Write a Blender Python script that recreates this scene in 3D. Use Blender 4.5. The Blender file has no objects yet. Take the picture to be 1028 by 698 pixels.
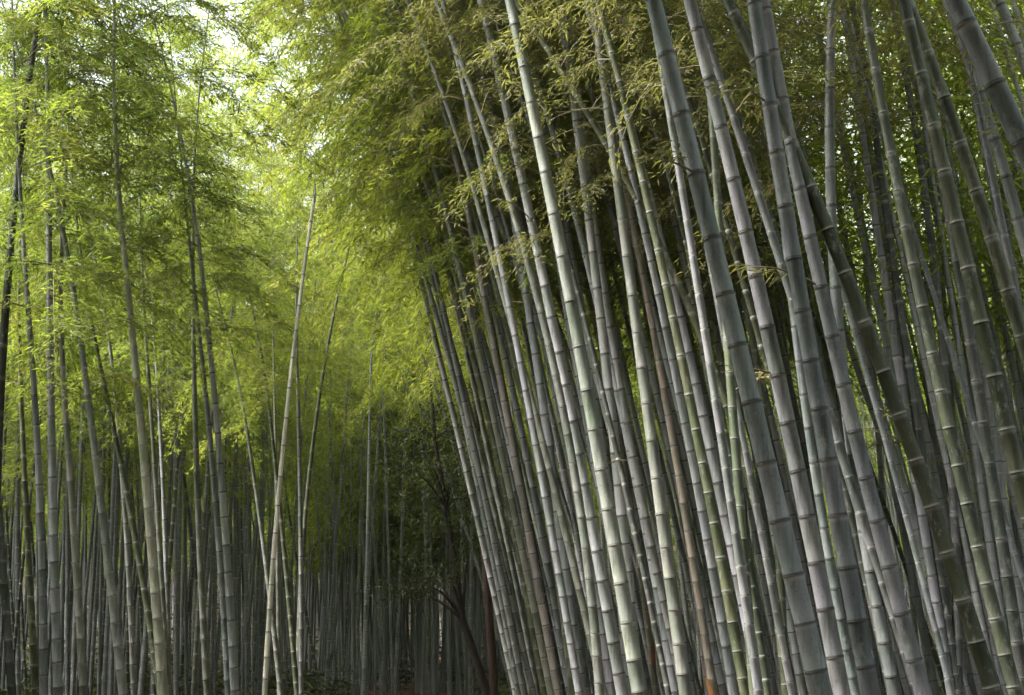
import bpy, math, random
import numpy as np
from mathutils import Vector, Matrix

R = random.Random(11)
NP = np.random.default_rng(5)
SC = bpy.context.scene
COL = SC.collection

# ------------------------------------------------------------------ settings
N_RIGHT, N_LEFT, N_FAR = 62, 76, 34
SUN_VEC = (-.62, -.10, .77)
SUN_STRENGTH = 1.5
SUN_ANGLE = 18
SKY_STRENGTH = .09
EXPOSURE = 3.27
HAZE = 0.0004

# ------------------------------------------------------------------ camera
IMG_W, IMG_H = 1028.0, 698.0
LENS = 50.0
FPX = IMG_W * LENS / 36.0
HORIZON = 640.0
CAM_Z = 1.6
PITCH = math.atan((HORIZON - IMG_H / 2) / FPX)
cam_data = bpy.data.cameras.new('camera')
cam = bpy.data.objects.new('camera', cam_data)
COL.objects.link(cam)
cam.location = (0, 0, CAM_Z)
cam.rotation_euler = (math.radians(90) + PITCH, 0, 0)
cam_data.lens = LENS
cam_data.sensor_width = 36
cam_data.clip_end = 600
SC.camera = cam


def at(px, py, Y):
    """world (x, z) of photo pixel (px, py) at distance Y along the path"""
    dx = (px - IMG_W / 2) / FPX
    dy = (IMG_H / 2 - py) / FPX
    fy = math.cos(PITCH) - dy * math.sin(PITCH)
    fz = math.sin(PITCH) + dy * math.cos(PITCH)
    k = Y / fy
    return dx * k, CAM_Z + fz * k


# ------------------------------------------------------------------ materials
def mat(name):
    m = bpy.data.materials.new(name)
    m.use_nodes = True
    nt = m.node_tree
    nt.nodes.clear()
    return m, nt, nt.nodes, nt.links


def node(nt, kind, **kw):
    n = nt.nodes.new(kind)
    for k, v in kw.items():
        setattr(n, k, v)
    return n


def ramp(nt, stops, interp='LINEAR'):
    r = nt.nodes.new('ShaderNodeValToRGB')
    r.color_ramp.interpolation = interp
    e = r.color_ramp.elements
    while len(e) > 1:
        e.remove(e[-1])
    e[0].position, e[0].color = stops[0][0], (*stops[0][1], 1)
    for p, c in stops[1:]:
        x = e.new(p)
        x.color = (*c, 1)
    return r


def mixc(nt, a, b, fac, mode='MIX'):
    m = nt.nodes.new('ShaderNodeMix')
    m.data_type = 'RGBA'
    m.blend_type = mode
    for sock, val in ((m.inputs[6], a), (m.inputs[7], b), (m.inputs[0], fac)):
        if hasattr(val, 'is_linked') or hasattr(val, 'links'):
            nt.links.new(val, sock)
        elif isinstance(val, (int, float)):
            sock.default_value = val
        else:
            sock.default_value = (*val, 1)
    return m.outputs[2]


def math_n(nt, op, a, b=None):
    m = nt.nodes.new('ShaderNodeMath')
    m.operation = op
    for i, v in enumerate((a, b)):
        if v is None:
            continue
        if isinstance(v, (int, float)):
            m.inputs[i].default_value = v
        else:
            nt.links.new(v, m.inputs[i])
    return m.outputs[0]


def culm_material():
    m, nt, N, L = mat('bamboo_culm')
    info = node(nt, 'ShaderNodeObjectInfo')
    t = node(nt, 'ShaderNodeAttribute', attribute_name='node_t').outputs['Fac']
    rr = node(nt, 'ShaderNodeAttribute', attribute_name='node_r').outputs['Fac']
    tc = node(nt, 'ShaderNodeTexCoord')
    # streaks along the culm, blotches of bloom and lichen
    mp = node(nt, 'ShaderNodeMapping')
    mp.inputs['Scale'].default_value = (34, 34, 1.3)
    L.new(tc.outputs['Object'], mp.inputs['Vector'])
    n1 = node(nt, 'ShaderNodeTexNoise')
    n1.inputs['Scale'].default_value = 1.0
    n1.inputs['Detail'].default_value = 5
    L.new(mp.outputs[0], n1.inputs['Vector'])
    n2 = node(nt, 'ShaderNodeTexNoise')
    n2.inputs['Scale'].default_value = 2.2
    n2.inputs['Detail'].default_value = 4
    L.new(tc.outputs['Object'], n2.inputs['Vector'])
    n3 = node(nt, 'ShaderNodeTexNoise')
    n3.inputs['Scale'].default_value = 60
    n3.inputs['Detail'].default_value = 3
    L.new(tc.outputs['Object'], n3.inputs['Vector'])
    base = info.outputs['Color']
    green = mixc(nt, base, (0.74, 0.88, 0.66), 1.0, 'MULTIPLY')
    r2 = ramp(nt, [(0.42, (0, 0, 0)), (0.68, (1, 1, 1))])
    L.new(n2.outputs['Fac'], r2.inputs[0])
    g_amt = math_n(nt, 'MULTIPLY', r2.outputs[0], 0.55)
    c = mixc(nt, base, green, g_amt)
    # every internode its own tone
    rj = ramp(nt, [(0.0, (0.62, 0.66, 0.62)), (0.35, (0.9, 0.92, 0.92)), (0.7, (1.05, 1.02, 1.06)), (1.0, (1.18, 1.15, 1.12))])
    L.new(rr, rj.inputs[0])
    c = mixc(nt, c, rj.outputs[0], 1.0, 'MULTIPLY')
    rs = ramp(nt, [(0.28, (0.55, 0.55, 0.52)), (0.48, (0.95, 0.95, 0.94)), (0.66, (1.12, 1.12, 1.12))])
    L.new(n1.outputs['Fac'], rs.inputs[0])
    c = mixc(nt, c, rs.outputs[0], 1.0, 'MULTIPLY')
    rp = ramp(nt, [(0.30, (0.55, 0.52, 0.45)), (0.40, (1, 1, 1))])
    L.new(n3.outputs['Fac'], rp.inputs[0])
    c = mixc(nt, c, rp.outputs[0], 0.7, 'MULTIPLY')
    # dry grey lichen and scuffs
    n4 = node(nt, 'ShaderNodeTexNoise')
    n4.inputs['Scale'].default_value = 9.0
    n4.inputs['Detail'].default_value = 8
    n4.inputs['Roughness'].default_value = 0.75
    mp4 = node(nt, 'ShaderNodeMapping')
    mp4.inputs['Scale'].default_value = (1.6, 1.6, .8)
    L.new(tc.outputs['Object'], mp4.inputs['Vector'])
    L.new(mp4.outputs[0], n4.inputs['Vector'])
    rl = ramp(nt, [(0.56, (0, 0, 0)), (0.66, (1, 1, 1))])
    L.new(n4.outputs['Fac'], rl.inputs[0])
    c = mixc(nt, c, (0.36, 0.37, 0.33), math_n(nt, 'MULTIPLY', rl.outputs[0], 0.45))
    rd = ramp(nt, [(0.30, (1, 1, 1)), (0.42, (0, 0, 0))])
    L.new(n4.outputs['Fac'], rd.inputs[0])
    c = mixc(nt, c, (0.05, 0.048, 0.038), math_n(nt, 'MULTIPLY', rd.outputs[0], 0.55))
    # pale waxy band under the node, dark scar at the node
    band = ramp(nt, [(0.0, (0, 0, 0)), (0.86, (0, 0, 0)), (0.965, (1, 1, 1)), (1.0, (1, 1, 1))])
    L.new(t, band.inputs[0])
    c = mixc(nt, c, (0.50, 0.50, 0.46), math_n(nt, 'MULTIPLY', math_n(nt, 'MULTIPLY', band.outputs[0], rr), 0.55))
    scar = ramp(nt, [(0.0, (1, 1, 1)), (0.022, (1, 1, 1)), (0.05, (0, 0, 0)), (0.978, (0, 0, 0)), (0.99, (1, 1, 1))])
    L.new(t, scar.inputs[0])
    scar_col = mixc(nt, (0.018, 0.015, 0.013), (0.27, 0.27, 0.22), info.outputs['Alpha'])
    c = mixc(nt, c, scar_col, math_n(nt, 'MULTIPLY', scar.outputs[0], 0.9))
    p = node(nt, 'ShaderNodeBsdfPrincipled')
    L.new(c, p.inputs['Base Color'])
    p.inputs['Roughness'].default_value = 0.5
    p.inputs['Specular IOR Level'].default_value = 0.32
    bmp = node(nt, 'ShaderNodeBump')
    bmp.inputs['Strength'].default_value = 0.25
    bmp.inputs['Distance'].default_value = 0.004
    L.new(n1.outputs['Fac'], bmp.inputs['Height'])
    L.new(bmp.outputs[0], p.inputs['Normal'])
    o = node(nt, 'ShaderNodeOutputMaterial')
    L.new(p.outputs[0], o.inputs[0])
    return m


def leaf_material(name, stops, trans, amount=0.45):
    m, nt, N, L = mat(name)
    a = node(nt, 'ShaderNodeAttribute', attribute_name='leaf_r').outputs['Fac']
    info = node(nt, 'ShaderNodeObjectInfo')
    sh = math_n(nt, 'ADD', a, math_n(nt, 'MULTIPLY', math_n(nt, 'SUBTRACT', info.outputs['Random'], 0.5), 0.22))
    r = ramp(nt, stops)
    L.new(sh, r.inputs[0])
    p = node(nt, 'ShaderNodeBsdfPrincipled')
    L.new(r.outputs[0], p.inputs['Base Color'])
    p.inputs['Roughness'].default_value = 0.55
    p.inputs['Specular IOR Level'].default_value = 0.3
    tr = node(nt, 'ShaderNodeBsdfTranslucent')
    L.new(mixc(nt, r.outputs[0], trans, 1.0, 'MULTIPLY'), tr.inputs['Color'])
    mx = node(nt, 'ShaderNodeMixShader')
    mx.inputs[0].default_value = amount
    L.new(p.outputs[0], mx.inputs[1])
    L.new(tr.outputs[0], mx.inputs[2])
    o = node(nt, 'ShaderNodeOutputMaterial')
    L.new(mx.outputs[0], o.inputs[0])
    return m


def plain_material(name, stops, scale, rough=0.85, bump=0.0, detail=6, stretch=(1, 1, 1)):
    m, nt, N, L = mat(name)
    tc = node(nt, 'ShaderNodeTexCoord')
    mp = node(nt, 'ShaderNodeMapping')
    mp.inputs['Scale'].default_value = stretch
    L.new(tc.outputs['Object'], mp.inputs['Vector'])
    n = node(nt, 'ShaderNodeTexNoise')
    n.inputs['Scale'].default_value = scale
    n.inputs['Detail'].default_value = detail
    n.inputs['Roughness'].default_value = 0.65
    L.new(mp.outputs[0], n.inputs['Vector'])
    r = ramp(nt, stops)
    L.new(n.outputs['Fac'], r.inputs[0])
    p = node(nt, 'ShaderNodeBsdfPrincipled')
    L.new(r.outputs[0], p.inputs['Base Color'])
    p.inputs['Roughness'].default_value = rough
    p.inputs['Specular IOR Level'].default_value = 0.2
    if bump:
        b = node(nt, 'ShaderNodeBump')
        b.inputs['Strength'].default_value = 0.8
        b.inputs['Distance'].default_value = bump
        L.new(n.outputs['Fac'], b.inputs['Height'])
        L.new(b.outputs[0], p.inputs['Normal'])
    o = node(nt, 'ShaderNodeOutputMaterial')
    L.new(p.outputs[0], o.inputs[0])
    return m


M_CULM = culm_material()
M_GREEN = leaf_material('bamboo_leaf_green', [(0.0, (0.056, 0.085, 0.014)), (0.35, (0.112, 0.142, 0.023)),
                                              (0.70, (0.162, 0.187, 0.034)), (0.90, (0.195, 0.205, 0.045)),
                                              (1.0, (0.210, 0.165, 0.055))], (2.1, 2.2, 1.3), .5)
M_OLIVE = leaf_material('bamboo_leaf_olive', [(0.0, (0.074, 0.084, 0.024)), (0.35, (0.120, 0.128, 0.038)),
                                              (0.65, (0.155, 0.152, 0.046)), (0.85, (0.165, 0.142, 0.056)),
                                              (1.0, (0.150, 0.110, 0.058))], (1.75, 1.75, 1.3), .48)
M_LIME = leaf_material('bamboo_leaf_lime', [(0.0, (0.085, 0.115, 0.018)), (0.35, (0.145, 0.175, 0.027)),
                                            (0.70, (0.195, 0.215, 0.038)), (1.0, (0.230, 0.205, 0.055))], (2.1, 2.15, 1.2), .55)
M_DARKLEAF = leaf_material('evergreen_leaf', [(0.0, (0.018, 0.026, 0.007)), (0.6, (0.035, 0.048, 0.010)),
                                              (1.0, (0.075, 0.080, 0.020))], (1.3, 1.4, 0.8), 0.3)
M_LITTER = leaf_material('fallen_leaf', [(0.0, (0.07, 0.035, 0.020)), (0.5, (0.13, 0.065, 0.035)),
                                         (1.0, (0.22, 0.14, 0.08))], (1.2, 1.0, 0.8), 0.2)
M_TWIG = plain_material('bamboo_twig', [(0.3, (0.16, 0.15, 0.07)), (0.7, (0.30, 0.26, 0.15))], 4.0)
M_SHEATH = plain_material('culm_sheath', [(0.3, (0.16, 0.075, 0.028)), (0.7, (0.34, 0.17, 0.07))], 9.0, stretch=(4, 4, .6))
M_BARK = plain_material('dark_bark', [(0.3, (0.018, 0.016, 0.013)), (0.7, (0.045, 0.036, 0.028))], 6.0, bump=.02, stretch=(3, 3, .5))
M_REDBARK = plain_material('red_bark', [(0.3, (0.030, 0.018, 0.013)), (0.7, (0.075, 0.046, 0.035))], 5.0, bump=.02, stretch=(4, 4, .4))
M_GROUND = plain_material('forest_floor', [(0.25, (0.012, 0.010, 0.007)), (0.5, (0.026, 0.019, 0.013)), (0.75, (0.050, 0.034, 0.023))], 3.0, 0.95, .05, 10)
M_PATH = plain_material('earth_path', [(0.25, (0.06, 0.035, 0.025)), (0.75, (0.16, 0.095, 0.065))], 2.2, 0.95, .02, 10)


# ------------------------------------------------------------------ mesh helpers
def build_mesh(name, V, quads, mats, mat_idx=None, fattr=None, vattr=None, smooth=False):
    """V (n,3); quads (m,4) int; all faces quads"""
    me = bpy.data.meshes.new(name)
    V = np.asarray(V, np.float32)
    Q = np.asarray(quads, np.int32)
    me.vertices.add(len(V))
    me.vertices.foreach_set('co', V.ravel())
    me.loops.add(Q.size)
    me.loops.foreach_set('vertex_index', Q.ravel())
    me.polygons.add(len(Q))
    me.polygons.foreach_set('loop_start', np.arange(0, Q.size, 4, dtype=np.int32))
    for mm in mats:
        me.materials.append(mm)
    if mat_idx is not None:
        me.polygons.foreach_set('material_index', np.asarray(mat_idx, np.int32))
    if smooth is not False:
        sm = np.ones(len(Q), bool) if smooth is True else np.asarray(smooth, bool)
        me.polygons.foreach_set('use_smooth', sm)
    for k, v in (fattr or {}).items():
        at_ = me.attributes.new(k, 'FLOAT', 'FACE')
        at_.data.foreach_set('value', np.asarray(v, np.float32))
    for k, v in (vattr or {}).items():
        at_ = me.attributes.new(k, 'FLOAT', 'POINT')
        at_.data.foreach_set('value', np.asarray(v, np.float32))
    me.update(calc_edges=True)
    return me


def tube(points, radii, sides):
    """rings of verts along points; returns V, quads"""
    P = np.asarray(points, float)
    n = len(P)
    T = np.gradient(P, axis=0)
    T /= np.maximum(np.linalg.norm(T, axis=1, keepdims=True), 1e-9)
    ref = np.array([0.0, 1.0, 0.0]) if abs(T[0, 1]) < .9 else np.array([1.0, 0, 0])
    A = np.cross(np.broadcast_to(ref, T.shape), T)
    A /= np.maximum(np.linalg.norm(A, axis=1, keepdims=True), 1e-9)
    B = np.cross(T, A)
    ang = np.arange(sides) * 2 * math.pi / sides
    rad = np.asarray(radii, float)[:, None, None]
    V = P[:, None, :] + rad * (np.cos(ang)[None, :, None] * A[:, None, :] + np.sin(ang)[None, :, None] * B[:, None, :])
    i = np.arange(n - 1)[:, None] * sides
    j = np.arange(sides)[None, :]
    k = (j + 1) % sides
    Q = np.stack([i + j, i + k, i + k + sides, i + j + sides], axis=-1).reshape(-1, 4)
    return V.reshape(-1, 3), Q


# ------------------------------------------------------------------ crown prototypes
ARCH_LEN = 8.2


def arch(z, k):
    z = np.asarray(z, float)
    return k * z ** 2


def unit(v):
    return v / max(np.linalg.norm(v), 1e-9)


def make_crown(k, seed, material, n_nodes=24, leaf=0.115, dens=1.0, name='bamboo_crown', reach=1.0, plume=False):
    rg = np.random.default_rng(seed)
    LV, twV, twQ = [], [], []
    nv = 0
    base_az = rg.uniform(0, 6.28)
    leaf_pts, leaf_dir, leaf_rnd = [], [], []
    for i in range(n_nodes):
        f = (i + rg.uniform(0, .5)) / n_nodes
        z = f * ARCH_LEN
        o = np.array([arch(z, k), 0, z])
        az0 = base_az + math.pi * (i % 2) + rg.uniform(-.9, .9)
        if rg.random() < .10:
            continue                                                 # gaps in the crown
        L0 = reach * (1.55 * (1 - f) ** .8 + 0.45) * (0.55 + .45 * min(1, f / .12)) * rg.uniform(.7, 1.2)
        for b in range(3 if plume else 2 if rg.random() < .85 else 1):
            az = az0 + (b - .5) * rg.uniform(.5, 1.3)
            el = rg.uniform(.35, .85)
            L = L0 * (1 if b == 0 else rg.uniform(.5, .85))
            if plume and b == 2:                                     # the short twigs that veil the culm itself
                az, el, L = rg.uniform(0, 6.28), rg.uniform(-.1, .5), rg.uniform(.4, .75)
            elif plume:
                el *= .75
            hz = np.array([math.cos(az), math.sin(az), 0])
            s = np.linspace(0, 1, 7)
            droop = rg.uniform(.55, 1.0)
            pts = o + np.outer(s * L * math.cos(el), hz)
            pts[:, 2] += L * (math.sin(el) * s - droop * s ** 2.2)
            v, q = tube(pts, np.linspace(.008, .002, 7), 3)
            twV.append(v); twQ.append(q + nv); nv += len(v)
            tone = rg.normal(.42, .13)
            nb = max(4, int(round(9 * L / 1.4 * dens)))
            for j in range(nb):
                sj = .18 + .82 * (j + rg.random()) / nb
                idx = sj * 6
                a = int(min(5, idx)); w = idx - a
                p0 = pts[a] * (1 - w) + pts[a + 1] * w
                sd = az + rg.choice([-1, 1]) * rg.uniform(.3, 1.25)
                l2 = rg.uniform(.18, .48) * (1.15 - .5 * sj)
                d2 = np.array([math.cos(sd), math.sin(sd), rg.uniform(-.25, .35)])
                d2 = unit(d2)
                ns = 5
                ss = np.linspace(0, 1, 4)
                p2 = p0 + np.outer(ss * l2, d2)
                p2[:, 2] -= .16 * ss ** 2
                if rg.random() < .5:
                    v, q = tube(p2, np.linspace(.003, .0012, 4), 3)
                    twV.append(v); twQ.append(q + nv); nv += len(v)
                for m_ in range(ns):
                    sm = (m_ + .6) / ns
                    q0 = p0 + d2 * l2 * sm + np.array([0, 0, -.16 * sm ** 2])
                    for _ in range(3):
                        la = sd + rg.normal(0, .9)
                        ld = np.array([math.cos(la), math.sin(la), rg.uniform(-.95, .15)])
                        leaf_pts.append(q0 + rg.normal(0, .025, 3))
                        leaf_dir.append(unit(ld))
                        leaf_rnd.append(min(1, max(0, tone + rg.normal(0, .16) + (.4 if rg.random() < .05 else 0))))
    P = np.array(leaf_pts); D = np.array(leaf_dir); n = len(P)
    V, Q, rnd = leaf_quads(P, D, rg, leaf), None, np.array(leaf_rnd)
    lq = np.arange(4 * n, dtype=np.int32).reshape(-1, 4)
    tv = np.concatenate(twV); tq = np.concatenate(twQ)
    allV = np.concatenate([V, tv]); allQ = np.concatenate([lq, tq + len(V)])
    mi = np.concatenate([np.zeros(n, int), np.ones(len(tq), int)])
    fr = np.concatenate([rnd, np.zeros(len(tq))])
    return build_mesh(name, allV, allQ, [material, M_TWIG], mi, {'leaf_r': fr})


def leaf_quads(P, D, rg, leaf, ratio=.15):
    n = len(P)
    up = rg.normal(0, 1, (n, 3)) * np.array([.55, .55, .4]) + np.array([0, 0, 1.0])
    S = np.cross(D, up)
    S /= np.maximum(np.linalg.norm(S, axis=1, keepdims=True), 1e-9)
    Nn = np.cross(S, D)
    ln = (leaf * rg.uniform(.65, 1.3, n))[:, None]
    wd = ln * ratio * .5 * rg.uniform(.8, 1.25, n)[:, None]
    mid = P + D * ln * .38
    tip = P + D * ln - Nn * ln * rg.uniform(0, .18, n)[:, None]
    V = np.stack([P, mid - S * wd - Nn * wd * -.25, tip, mid + S * wd + Nn * wd * .25], axis=1)
    return V.reshape(-1, 3)


def make_kinds(material, tag_, base_seed, ks, **kw):
    return [(k, make_crown(k, base_seed + i, material, name=tag_, **kw)) for i, k in enumerate(ks)]


CROWN_G = make_kinds(M_GREEN, 'bamboo_crown_green', 100, (.010, .018, .026, .034, .022), leaf=.105, dens=1.25, reach=1.12)
CROWN_Y = make_kinds(M_LIME, 'bamboo_crown_lime', 500, (.012, .020, .030), leaf=.10, dens=1.15, reach=1.1)
CROWN_D = make_kinds(M_OLIVE, 'bamboo_crown_heavy', 400, (.012, .022), leaf=.084, dens=2.5, reach=1.15)
CROWN_L = make_kinds(M_GREEN, 'bamboo_crown_dense', 300, (.012, .024, .034), leaf=.092, dens=2.5, n_nodes=17, reach=1.25, plume=True)
CROWN_O = make_kinds(M_OLIVE, 'bamboo_crown_olive', 200, (.012, .020, .030, .024), leaf=.078, dens=1.7, reach=1.0)

# ------------------------------------------------------------------ tones
TONE = {   # base colour, node paleness
    'pale':  ((0.42, 0.425, 0.438), .05),
    'grey':  ((0.32, 0.326, 0.334), .08),
    'blue':  ((0.275, 0.292, 0.296), .05),
    'sage':  ((0.265, 0.272, 0.232), .3),
    'green': ((0.155, 0.172, 0.115), .6),
    'olive': ((0.142, 0.155, 0.090), .75),
    'tan':   ((0.31, 0.265, 0.21), .30),
    'pink':  ((0.32, 0.295, 0.28), .20),
    'dark':  ((0.12, 0.125, 0.115), .30),
    'straw': ((0.55, 0.50, 0.38), .25),
}


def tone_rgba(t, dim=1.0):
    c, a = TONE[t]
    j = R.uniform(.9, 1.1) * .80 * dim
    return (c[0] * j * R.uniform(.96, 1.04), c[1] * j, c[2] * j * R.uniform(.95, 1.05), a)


def thing(name, label, cat, group=None, loc=(0, 0, 0)):
    o = bpy.data.objects.new(name, None)
    o.empty_display_size = .2
    COL.objects.link(o)
    o.location = loc
    o['label'] = label
    o['category'] = cat
    if group:
        o['group'] = group
    return o


def part(name, me, parent, mw=None, color=None):
    o = bpy.data.objects.new(name, me)
    COL.objects.link(o)
    o.parent = parent
    if mw is not None:
        o.matrix_basis = mw
    if color:
        o.color = color
    return o


def ground_z(x, y):
    s = np.clip((np.abs(x + .085 * (y - 6) - .2) - 1.9) / 1.5, 0, 1)
    low = s * (.12 + .05 * np.sin(1.3 * x + .4 * y) + .05 * np.sin(.7 * y - .5 * x))
    # slopes added behind and on both sides, shaped to block low horizon light
    far = np.clip((y - 58) / 40, 0, 1.6) ** 1.2 * 14 + np.clip((-16 - y) / 30, 0, 1.6) * 14
    side = np.clip((np.abs(x + 1) - 17) / 30, 0, 1.6) * 14
    return low + np.maximum(far, side)


def frame_at(B, T, bend):
    T = unit(T)
    X = bend - T * np.dot(bend, T)
    X = unit(X)
    Y = np.cross(T, X)
    return np.array([X, Y, T]).T


def axis_curve(fx, fy, zc, crown, bend, length):
    """culm axis points: traced part up to zc, then the crown's own arch. returns fine polyline (m,3), crown matrix"""
    z = np.arange(-.12, zc + .001, .04)
    low = np.stack([fx(z), fy(z), z], axis=1)
    if crown is None:
        return low, None, None
    T = unit(low[-1] - low[-4])
    F = frame_at(low[-1], T, np.asarray(bend, float))
    k = crown[0]
    s = np.arange(.04, length, .05)
    loc = np.stack([arch(s, k), 0 * s, s], axis=1)
    hi = low[-1] + loc @ F.T
    return np.concatenate([low, hi]), F, low[-1]


def culm_mesh(path, r0, rg, sides=10, inter=.33, taper=.9, full=14.0, hide=None):
    d = np.concatenate([[0], np.cumsum(np.linalg.norm(np.diff(path, axis=0), axis=1))])
    tot = d[-1]
    cuts, s = [0.0], 0.0
    first = rg.uniform(.10, .26)
    while s < tot:
        g = first if s == 0 else inter * min(1.0, .62 + .10 * s) * rg.uniform(.88, 1.12) * (1 if s < .7 * full else .8)
        s += g
        cuts.append(min(s, tot))
    prof = ((0.0, 1.045), (.012, 1.05), (.045, .985), (.5, 1.0), (.94, 1.0), (.972, 1.03), (.981, 1.10), (.988, 1.05), (.994, 1.11), (1.0, 1.045))
    if sides <= 8:
        prof = ((0.0, 1.03), (.045, .985), (.94, 1.0), (.985, 1.08), (1.0, 1.03))
    S, RR, TT, NR = [], [], [], []
    for a, b in zip(cuts[:-1], cuts[1:]):
        if b - a < .02:
            continue
        q = rg.random()
        for t, m in prof:
            ss = a + (b - a) * t
            S.append(ss)
            RR.append(m * r0 * max(.09, 1.04 - taper * (ss / full) ** 1.25))
            TT.append(t); NR.append(q)
    S = np.array(S)
    P = np.stack([np.interp(S, d, path[:, i]) for i in range(3)], axis=1)
    # tangents from the smooth path so doubled rings stay clean
    Tn = np.gradient(path, axis=0)
    Tn = np.stack([np.interp(S, d, Tn[:, i]) for i in range(3)], axis=1)
    Tn /= np.linalg.norm(Tn, axis=1, keepdims=True)
    A = np.cross(np.broadcast_to([0., 1., 0.], Tn.shape), Tn)
    A /= np.linalg.norm(A, axis=1, keepdims=True)
    B = np.cross(Tn, A)
    ang = np.arange(sides) * 2 * math.pi / sides
    V = P[:, None, :] + np.array(RR)[:, None, None] * (np.cos(ang)[None, :, None] * A[:, None] + np.sin(ang)[None, :, None] * B[:, None])
    n = len(S)
    i = np.arange(n - 1)[:, None] * sides
    j = np.arange(sides)[None, :]
    kk = (j + 1) % sides
    Q = np.stack([i + j, i + kk, i + kk + sides, i + j + sides], axis=-1).reshape(-1, 4)
    # close the tip
    Vf = V.reshape(-1, 3)
    base = (n - 1) * sides
    caps = [[base, base + a, base + a + 1, base + a + 2] for a in range(1, sides - 2, 2)]
    Q = np.concatenate([Q, np.array(caps, int)])
    me = build_mesh('bamboo_culm', Vf, Q, [M_CULM], smooth=True,
                    vattr={'node_t': np.repeat(TT, sides), 'node_r': np.repeat(NR, sides)})
    return me, [c for c in cuts], d


def side_branch(parent, p, az, L, rg, leaf_mat, color=None, leafy=True):
    s = np.linspace(0, 1, 8)
    hz = np.array([math.cos(az), math.sin(az), 0])
    el = rg.uniform(.25, .7)
    pts = np.outer(s * L * math.cos(el), hz)
    pts[:, 2] += L * (math.sin(el) * s - .35 * s ** 2)
    v, q = tube(pts, np.linspace(.008, .0025, 8), 5)
    V, Q, mi, fr = [v], [q], [np.ones(len(q), int)], [np.zeros(len(q))]
    nv = len(v)
    LP, LD = [], []
    for j in range(4):
        idx = 2 + j
        a2 = az + rg.choice([-1, 1]) * rg.uniform(.4, 1.0)
        l2 = L * rg.uniform(.2, .4)
        d2 = unit(np.array([math.cos(a2), math.sin(a2), rg.uniform(-.1, .5)]))
        p2 = pts[idx] + np.outer(np.linspace(0, 1, 4) * l2, d2)
        v, q = tube(p2, np.linspace(.004, .0015, 4), 4)
        V.append(v); Q.append(q + nv); mi.append(np.ones(len(q), int)); fr.append(np.zeros(len(q))); nv += len(v)
        for m_ in range(7):
            LP.append(p2[3] - d2 * l2 * rg.uniform(0, .6))
            la = a2 + rg.normal(0, .9)
            LD.append(unit(np.array([math.cos(la), math.sin(la), rg.uniform(-1, .1)])))
    if leafy:
        lv = leaf_quads(np.array(LP), np.array(LD), rg, .11)
        n = len(LP)
        V.append(lv); Q.append(np.arange(4 * n).reshape(-1, 4) + nv)
        mi.append(np.zeros(n, int)); fr.append(rg.uniform(.3, .9, n))
    me = build_mesh('bamboo_branch', np.concatenate(V), np.concatenate(Q), [leaf_mat, M_TWIG], np.concatenate(mi),
                    {'leaf_r': np.concatenate(fr)})
    return part('branch', me, parent, Matrix.Translation(Vector(p)))


def sheath(parent, p, T, r, az, h, rg):
    """dry papery culm sheath still clinging round part of the culm"""
    F = frame_at(p, T, np.array([math.cos(az), math.sin(az), 0.01]))
    rows, cols = 7, 7
    V = []
    for sgn in (0, 1):
        for i in range(rows):
            f = i / (rows - 1)
            wd = 1.15 * (1 - f ** 1.6) + .06
            for j in range(cols):
                a = (j / (cols - 1) * 2 - 1) * wd
                rr = r * (1.10 + .55 * f ** 2.2) + .0016 * sgn
                V.append(p + F @ np.array([rr * math.cos(a), rr * math.sin(a), h * f]))
    Q = []
    for sgn in (0, 1):
        o = sgn * rows * cols
        for i in range(rows - 1):
            for j in range(cols - 1):
                q = [o + i * cols + j, o + i * cols + j + 1, o + (i + 1) * cols + j + 1, o + (i + 1) * cols + j]
                Q.append(q if sgn else q[::-1])
    me = build_mesh('culm_sheath', np.array(V), np.array(Q), [M_SHEATH], smooth=True)
    return part('sheath', me, parent)


# ------------------------------------------------------------------ one bamboo
def bamboo(fx, fy, zc, r, tone, crown, bend, label, group, rg, length=None, sides=10, inter=.33,
           branches=0, sheaths=0, color=None, dim=1.0, leaf_mat=None, cscale=1.0, thin=1.0):
    length = length or ARCH_LEN - .2
    path, F, Bp = axis_curve(fx, fy, zc, crown, bend, length * cscale)
    x0, y0 = float(fx(0.0)), float(fy(0.0))
    gz = float(ground_z(np.array(x0), np.array(y0)))
    root = thing('bamboo', label, 'bamboo', group, (x0, y0, gz))
    off = np.array([x0, y0, gz])
    full = zc + length * cscale * thin if crown is not None else zc * 1.8
    me, cuts, d = culm_mesh(path - off, r, rg, sides, inter, full=full)
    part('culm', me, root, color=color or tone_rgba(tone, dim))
    if crown is not None:
        M4 = np.eye(4)
        M4[:3, :3] = F * cscale
        M4[:3, 3] = Bp - off
        part('crown', crown[1], root, Matrix([list(r_) for r_ in M4]))
    loc = path - off
    used = 0
    for c in R.sample(cuts[3:-2], min(len(cuts) - 5, 60)) if branches else []:
        z = c
        p = np.array([np.interp(c, d, loc[:, i]) for i in range(3)])
        if branches and used < branches and p[2] > 2.6 and p[2] < zc:
            side_branch(root, p, rg.uniform(0, 6.28), rg.uniform(.35, .8), rg, leaf_mat or M_OLIVE, leafy=rg.random() < .6)
            used += 1
    if sheaths:
        for c in sheaths:
            zc_ = c - gz
            i = int(np.argmin(np.abs(loc[:, 2] - zc_)))
            cd = min(cuts, key=lambda v: abs(v - d[i]))
            p = np.array([np.interp(cd, d, loc[:, i2]) for i2 in range(3)])
            T = unit(loc[min(i + 3, len(loc) - 1)] - loc[max(0, i - 3)])
            sheath(root, p, T, r * 1.0, rg.uniform(3.3, 5.6), rg.uniform(.22, .30), rg)
    return root


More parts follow.
